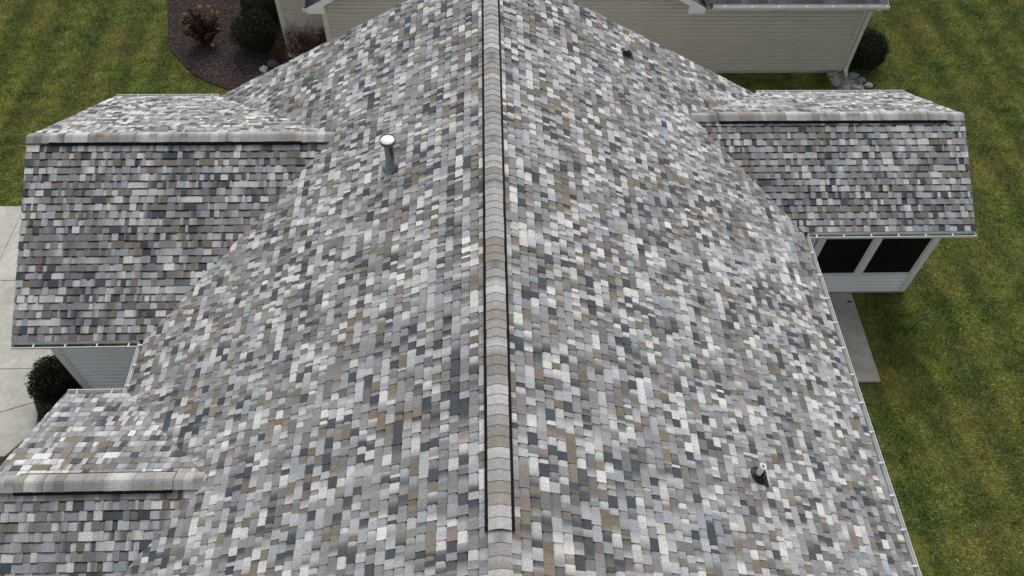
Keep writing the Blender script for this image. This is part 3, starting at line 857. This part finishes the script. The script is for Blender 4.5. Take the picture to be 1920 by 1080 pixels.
# ------------------------------------------------------------------ beds, stones, gravel
def blob(c, r, seed, squash=(1, 1, .7), n=14, amp=.18):
    rg = np.random.default_rng(seed); ph = rg.uniform(0, 6.28, (6, 3)); fr = rg.uniform(.8, 2.4, (6, 3))
    V, F = [], []
    for i in range(n + 1):
        th = math.pi * i / n
        for j in range(2 * n):
            a = math.pi * j / n; d = np.array([math.sin(th) * math.cos(a), math.sin(th) * math.sin(a), math.cos(th)])
            k = 1 + amp * sum(math.sin(fr[q] @ d * 2 + ph[q, 0]) for q in range(6)) / 3
            V.append(np.array(c) + d * r * k * np.array(squash))
    for i in range(n):
        for j in range(2 * n): k = (j + 1) % (2 * n); F.append([i * 2 * n + j, (i + 1) * 2 * n + j, (i + 1) * 2 * n + k, i * 2 * n + k])
    return np.array(V), F
def rock(x, y, r, mat, seed, label, squash=(1.1, .9, .7), group=None):
    r *= .82; V, F = blob((x, y, r * .45), r, seed, squash)
    o = mesh_obj('rock', V, F, mat, None, (x, y, 0), True); tag(o, label, 'rock', 'stones ringing the gravel' if group else None)
rock(10.24, 15.52, .17, 'rock_grey', 1, 'grey rock at the wall end of the gravel patch, left of the downspout', (1.3, .8, .7), 1)
rock(10.22, 15.20, .21, 'rock_grey', 2, 'largest grey rock, on the left edge of the gravel patch', (.85, 1.25, .75), 1)
rock(10.47, 14.93, .14, 'rock_grey', 3, 'grey rock at the gutter end of the gravel patch, lower left', (1.1, .9, .7), 1)
rock(10.86, 15.46, .17, 'rock_blue', 4, 'blue grey rock right of the downspout foot, nearest the wall', (1.2, .9, .7), 1)
rock(11.03, 15.24, .16, 'rock_blue', 5, 'round blue grey rock on the right edge of the gravel patch', (1.05, .95, .75), 1)
rock(11.20, 15.04, .13, 'rock_pale', 6, 'pale rock standing off the right side of the gravel patch', (1.2, .85, .8), 1)
rock(10.82, 14.93, .15, 'rock_grey', 7, 'flat grey rock at the gutter end of the gravel patch, lower right', (1.4, .8, .45), 1)
rock(-6.66, 15.83, .15, 'rock_pale', 8, 'white rock beside the roof edge in the mulch bed', (1.05, .95, .9))
rock(-6.42, 16.08, .20, 'rock_dark', 9, 'dark grey rock behind the white one in the mulch bed', (1.1, .95, .8))

def in_poly(x, y, poly):
    c = np.zeros(len(x), bool); n = len(poly)
    for i in range(n):
        (x0, y0), (x1, y1) = poly[i], poly[(i + 1) % n]
        hit = ((y0 > y) != (y1 > y)) & (x < (x1 - x0) * (y - y0) / (y1 - y0 + 1e-12) + x0)
        c ^= hit
    return c
def tri_cloud(name, P, D, Wd, tone, mat, quads=False):
    """many small faces at points P, along D, half width vectors Wd"""
    n = len(P)
    if quads:
        V = np.stack([P - D - Wd, P + D - Wd, P + D + Wd, P - D + Wd], 1).reshape(-1, 3); k = 4
    else:
        V = np.stack([P - Wd, P + Wd, P + D], 1).reshape(-1, 3); k = 3
    return V, k
def fast_mesh(name, V, k, tone, mat, parent=None, origin=(0, 0, 0)):
    n = len(V) // k; me = bpy.data.meshes.new(name)
    me.vertices.add(len(V)); me.vertices.foreach_set('co', (V - np.array(origin)).astype(np.float32).ravel())
    me.loops.add(len(V)); me.loops.foreach_set('vertex_index', np.arange(len(V), dtype=np.int32))
    me.polygons.add(n); me.polygons.foreach_set('loop_start', np.arange(0, len(V), k, dtype=np.int32))
    a = me.attributes.new('tone', 'FLOAT', 'POINT'); a.data.foreach_set('value', np.repeat(tone, k).astype(np.float32))
    me.update(calc_edges=True); me.materials.append(M[mat])
    o = bpy.data.objects.new(name, me); link(o, parent)
    o.location = np.array(origin) - (np.array(parent_world(parent)) if parent is not None else 0)
    return o

BED_A = [(-10.55, 22), (-10.35, 19.5), (-9.98, 18.1), (-9.78, 17.2), (-9.45, 16.6), (-9.05, 16.06), (-8.6, 15.62), (-8.2, 15.32), (-7.6, 15.0), (-6.6, 14.75), (-4.6, 14.7), (-4.6, 15.68), (-4.56, 16.39), (-5.95, 16.39), (-5.95, 22)]
BED_B = [(-9.75, 5.62), (-8.56, 5.62), (-8.56, 5.0), (-5.96, 5.0), (-5.96, 3.06), (-8.9, 3.06), (-9.2, 3.9), (-9.42, 4.3), (-9.52, 4.6), (-9.7, 4.86)]
BED_C = [(-12.5, .5), (-12.5, 3.58), (-9.86, 3.58), (-9.3, 3.0), (-9.3, .5)]
def mulch(poly, n, seed, label):
    rg = np.random.default_rng(seed); A = np.array(poly)
    bed = MB().prism(poly, -.03, .035).build('mulch_bed', 'mulch_base', origin=(A[:, 0].mean(), A[:, 1].mean(), 0)); tag(bed, label, 'mulch bed', kind='structure')
    lo, hi = A.min(0), A.max(0); x = rg.uniform(lo[0], hi[0], n); y = rg.uniform(lo[1], hi[1], n); k = in_poly(x, y, poly); x, y = x[k], y[k]; n = len(x)
    P = np.stack([x, y, .04 + rg.uniform(0, .035, n)], 1); a = rg.uniform(0, 6.28, n); L = rg.uniform(.008, .03, n)[:, None]; ti = rg.uniform(-.6, .6, n)
    D = np.stack([np.cos(a) * np.cos(ti), np.sin(a) * np.cos(ti), np.sin(ti)], 1) * L
    Wd = np.stack([-np.sin(a), np.cos(a), rg.uniform(-.8, .8, n)], 1) * rg.uniform(.003, .009, n)[:, None]
    V, kk = tri_cloud('', P, D, Wd, None, None, True)
    o = fast_mesh('mulch_chips', V, kk, rg.beta(1.6, 2.2, n), 'mulch', bed, (A[:, 0].mean(), A[:, 1].mean(), 0)); tag(o, kind='stuff')
mulch(BED_A, 60000, 21, 'dark brown mulch bed curving along the lawn behind the left wing')
mulch(BED_B, 15000, 22, 'small dark mulch bed under the round shrub by the driveway')
mulch(BED_C, 9000, 23, 'dark mulch corner at the left edge below the driveway')

GRAVEL = [(10.15, 15.62), (10.3, 14.9), (11.0, 14.85), (11.1, 15.2), (10.85, 15.62)]
rg = np.random.default_rng(5); n = 2600
x = rg.uniform(10.1, 11.15, n); y = rg.uniform(14.8, 15.65, n); k = in_poly(x, y, GRAVEL); x, y = x[k], y[k]; n = len(x)
r_ = rg.uniform(.010, .026, n); P = np.stack([x, y, .02 + rg.uniform(0, .03, n)], 1)
octa = np.array([(1, 0, 0), (0, 1, 0), (-1, 0, 0), (0, -1, 0), (0, 0, .8), (0, 0, -.8)], float)
tri = [(0, 1, 4), (1, 2, 4), (2, 3, 4), (3, 0, 4), (1, 0, 5), (2, 1, 5), (3, 2, 5), (0, 3, 5)]
jit = 1 + rg.uniform(-.35, .35, (n, 6, 3)); Vv = P[:, None, :] + octa[None] * jit * r_[:, None, None]
V = Vv[:, np.array(tri).ravel()].reshape(-1, 3)
gv = fast_mesh('gravel', V, 3, np.repeat(rg.beta(1.3, 1.8, n), 8), 'gravel', None, (10.6, 15.2, 0)); tag(gv, 'pale gravel patch under the downspout', 'gravel', kind='stuff')

# ------------------------------------------------------------------ shrubs
def boxwood(x, y, r, hz, seed, label, n=16000, zc=None):
    rg = np.random.default_rng(seed); root = empty('boxwood_shrub', (x, y, 0), label, 'shrub', 'clipped round shrubs')
    zc = hz * .52 if zc is None else zc
    d = rg.standard_normal((n, 3)); d /= np.linalg.norm(d, axis=1)[:, None]
    ph = rg.uniform(0, 6.28, 8); fr = rg.standard_normal((8, 3)) * 3.2
    lump = 1 + .10 * np.sin(d @ fr.T + ph).sum(1) / 3 + .03 * np.sin((d @ fr.T) * 3.1 + ph).sum(1) / 2
    rad = lump * (rg.random(n) ** .22) * (1 + .04 * rg.standard_normal(n))
    P = d * rad[:, None] * np.array([r, r, hz * .52]) + np.array([x, y, zc]); P[:, 2] = np.maximum(P[:, 2], .03)
    a = rg.standard_normal((n, 3)); a /= np.linalg.norm(a, axis=1)[:, None]; a = a * .7 + d * .6; a /= np.linalg.norm(a, axis=1)[:, None]
    b_ = np.cross(a, rg.standard_normal((n, 3))); b_ /= np.linalg.norm(b_, axis=1)[:, None]
    L = rg.uniform(.010, .022, n)[:, None]
    V, k = tri_cloud('', P, a * L, b_ * L * .5, None, None, True)
    fast_mesh('crown', V, k, np.clip(rg.beta(2, 2.5, n), 0, 1), 'boxwood', root, (x, y, zc))
    mb = MB()
    for q in range(5):
        th = q * 1.3 + seed; mb.tube([(x, y, 0), (x + .1 * math.cos(th), y + .1 * math.sin(th), hz * .3), (x + r * .55 * math.cos(th), y + r * .55 * math.sin(th), hz * .7)], [.022, .016, .006])
    mb.build('trunk', 'bark', root)
boxwood(11.28, 16.05, .60, 1.05, 31, 'round dark green shrub behind the downspout corner of the beige house')
boxwood(-9.06, 5.08, .51, .95, 32, 'round dark green shrub between the driveway and the left wing wall')
boxwood(-6.95, 16.95, .66, 1.15, 33, 'round dark green shrub in the mulch bed, the one nearer the big roof')
boxwood(-7.0, 18.15, .62, 1.15, 34, 'round dark green shrub at the top edge, behind its twin in the mulch bed')

def dry_shrub(x, y, seed):
    rg = np.random.default_rng(seed)
    root = empty('hydrangea_shrub', (x, y, 0), 'dried rusty brown shrub with tan flower heads in the mulch bed', 'shrub')
    tips = []; mb = MB()
    for k in range(60):
        th = rg.uniform(0, 6.28); s_ = rg.uniform(.05, .62) ; h = rg.uniform(.55, 1.0) * (1 - .25 * s_)
        c = np.array([x, y, 0.03]); b0 = c + [.12 * math.cos(th) * rg.random(), .12 * math.sin(th) * rg.random(), 0]
        t_ = c + [s_ * math.cos(th), s_ * math.sin(th), h]; mdl = b0 * .5 + t_ * .5 + [0, 0, .10]
        mb.tube([b0, mdl, t_], [.008, .006, .004], 5); tips.append((b0, mdl, t_))
    mb.build('stems', 'twig', root)
    P, D, Wd = [], [], []
    for k in range(3600):
        b0, mdl, t_ = tips[rg.integers(60)]; f = rg.uniform(.15, 1.05)
        q = (b0 + (mdl - b0) * 2 * f if f < .5 else mdl + (t_ - mdl) * (2 * f - 1)) + rg.normal(0, .035, 3)
        a = rg.standard_normal(3); a /= np.linalg.norm(a); a[2] -= .3; c2 = np.cross(a, rg.standard_normal(3)); c2 /= np.linalg.norm(c2)
        L = rg.uniform(.015, .045); P.append(q); D.append(a * L); Wd.append(c2 * L * .35)
    P = np.array(P); P[:, 2] = np.maximum(P[:, 2], .04)
    V, k = tri_cloud('', P, np.array(D), np.array(Wd), None, None, True)
    fast_mesh('leaves', V, k, rg.beta(1.6, 2.4, len(P)), 'rusty_leaf', root, (x, y, .4))
    heads = [(-.40, .12, .95), (-.28, -.12, .72), (.02, .42, .98), (.38, .28, .92), (.52, -.05, .55), (.34, -.38, .25), (-.05, .55, .9), (.18, .62, .85), (-.48, .02, .8), (.46, .34, .85)]
    for hx, hy, hz in heads:
        n = 130; d = rg.standard_normal((n, 3)); d /= np.linalg.norm(d, axis=1)[:, None]
        rr = rg.uniform(.06, .085); P = np.array([x + hx, y + hy, hz]) + d * rr * (.75 + .25 * rg.random(n))[:, None] * [1, 1, .75]
        b_ = np.cross(d, rg.standard_normal((n, 3))); b_ /= np.linalg.norm(b_, axis=1)[:, None]; e = np.cross(d, b_)
        V, k = tri_cloud('', P, e * .016, b_ * .014, None, None, True)
        fast_mesh('flower_head', V, k, rg.beta(2, 2, n), 'flower', root, (x + hx, y + hy, hz))
dry_shrub(-8.62, 17.15, 41)

def twig_shrub(x, y, seed, label, spread, hgt, n):
    rg = np.random.default_rng(seed); root = empty('twig_shrub', (x, y, 0), label, 'shrub'); mb = MB(); P = []
    for k in range(n):
        th = rg.uniform(0, 6.28); s_ = spread * math.sqrt(rg.random()); h = hgt * rg.uniform(.65, 1.0)
        b0 = Vector((x + .15 * rg.normal(), y + .08 * rg.normal(), .03)); t_ = Vector((x + s_ * 1.3 * math.cos(th), min(y + s_ * math.sin(th), AY - .08), h)); md = b0.lerp(t_, .55) + Vector((0, 0, .08))
        mb.tube([b0, md, t_], [.007, .005, .003], 4)
        for q in range(3):
            s0 = md.lerp(t_, rg.random()); e = s0 + Vector((rg.normal(0, .10), rg.normal(0, .05), rg.uniform(.05, .2))); e.y = min(e.y, AY - .06); mb.tube([s0, e], [.004, .002], 4); P.append(np.array(e))
    mb.build('stems', 'red_twig', root)
    P = np.array(P); P = P[rg.random(len(P)) < .7]; nn = len(P); a = rg.standard_normal((nn, 3)) * .018; b_ = np.cross(a, rg.standard_normal((nn, 3))); b_ = b_ / np.linalg.norm(b_, axis=1)[:, None] * .010
    V, k = tri_cloud('', P, a, b_, None, None, True); fast_mesh('leaves', V, k, rg.beta(1.5, 3, nn), 'rusty_leaf', root, (x, y, .4))
twig_shrub(-5.25, 15.95, 51, 'bare reddish twig shrub against the recessed beige wall', .72, 1.25, 150)
twig_shrub(-6.25, 16.25, 52, 'low dark red twig shrub at the foot of the beige corner board', .28, .5, 30)

# fallen leaf on the patio
lf = MB(); c = Vector((8.36, 7.16, .078))
pts = [(-.075, 0, .0), (-.03, .026, .012), (.03, .024, .010), (.085, 0, .004), (.03, -.022, .010), (-.03, -.026, .012)]
lf.v = [tuple(c + Vector(q)) for q in pts] + [tuple(c + Vector((0, 0, .004)))] + [tuple(c + Vector(q) - Vector((0, 0, .003))) for q in pts]
lf.f = [[k, (k + 1) % 6, 6] for k in range(6)] + [[7 + k for k in range(5, -1, -1)]] + [[k, 7 + k, 7 + (k + 1) % 6, (k + 1) % 6] for k in range(6)]
tag(lf.build('leaf', 'leaf'), 'dark fallen leaf on the patio corner near the porch', 'leaf')

# ------------------------------------------------------------------ grass
rg = np.random.default_rng(77)
ZONES = [((8.3, 19.5), (-1.0, 21.5), 900000), ((-17.5, -5.9), (10.3, 21.5), 430000), ((6.2, 8.5), (-1.0, 5.2), 40000), ((-6.5, 10.8), (11.0, 15.75), 130000), ((-18, -15.9), (1, 10.5), 20000)]
HOLES = [BED_A, BED_B, BED_C, GRAVEL,
         [(-16.02, 3.58), (-8.5, 3.58), (-8.5, 10.46), (-16.02, 10.46)], [(5.8, 5.0), (8.47, 5.0), (8.5, 7.5), (5.8, 7.5)],
         [(HW, 7.46), (rx + .01, 7.46), (rx + .01, f_(RW) - OV + .01), (HW, f_(RW) - OV + .01)], [(-HW, -5), (HW, -5), (HW, YF - .31), (-HW, YF - .31)],
         [(lx - .01, 5), (-5.9, 5), (-5.9, f_(LW) - OV + .01), (lx - .01, f_(LW) - OV + .01)], [(NX0, NY - .03), (NX1 + .03, NY - .03), (NX1 + .03, 25), (NX0, 25)], [(AX0, AY), (NX0, AY), (NX0, 25), (AX0, 25)]]
PX, PY = [], []
for (x0, x1), (y0, y1), n in ZONES:
    x = rg.uniform(x0, x1, n); y = rg.uniform(y0, y1, n)
    P = project(np.stack([x, y, np.zeros(n)], 1)); k = (P[:, 0] > -350) & (P[:, 0] < 2270) & (P[:, 1] > -160) & (P[:, 1] < 1300)
    x, y = x[k], y[k]; k = np.ones(len(x), bool)
    jx, jy = rg.normal(0, .022, len(x)), rg.normal(0, .022, len(x))      # ragged turf edges
    for i_, h in enumerate(HOLES): k &= ~in_poly(x + jx * (i_ < 6), y + jy * (i_ < 6), h)
    PX.append(x[k]); PY.append(y[k])
x = np.concatenate(PX); y = np.concatenate(PY); n = len(x)
clump = np.sin(x * 5.1 + 1.7 * np.sin(y * 3.3)) * np.sin(y * 4.7 + 1.3 * np.sin(x * 2.9))
a = rg.uniform(0, 6.28, n) ; big_ = np.where(rg.random(n) < .16, 1.8, 1.0); ln = rg.uniform(.030, .070, n) * np.where(big_ > 1, 1.35, 1) * (1 + .25 * clump); ti = rg.uniform(.25, 1.25, n)
D = np.stack([np.cos(a) * np.sin(ti), np.sin(a) * np.sin(ti), np.cos(ti)], 1) * ln[:, None]
b_ = rg.uniform(-.7, .7, n) + a + math.pi / 2
Wd = np.stack([np.cos(b_), np.sin(b_), np.zeros(n)], 1) * (rg.uniform(.0030, .0065, n) * big_)[:, None]
V, k = tri_cloud('', np.stack([x, y, np.full(n, .001)], 1), D, Wd, None, None)
gr = fast_mesh('grass', V, k, np.clip(rg.beta(1.5, 1.8, n) + .06 * clump, 0, 1), 'grass'); tag(gr, 'short winter grass of the lawn', 'grass', kind='stuff')
print('grass', n, 'shingles', len(PIECES))
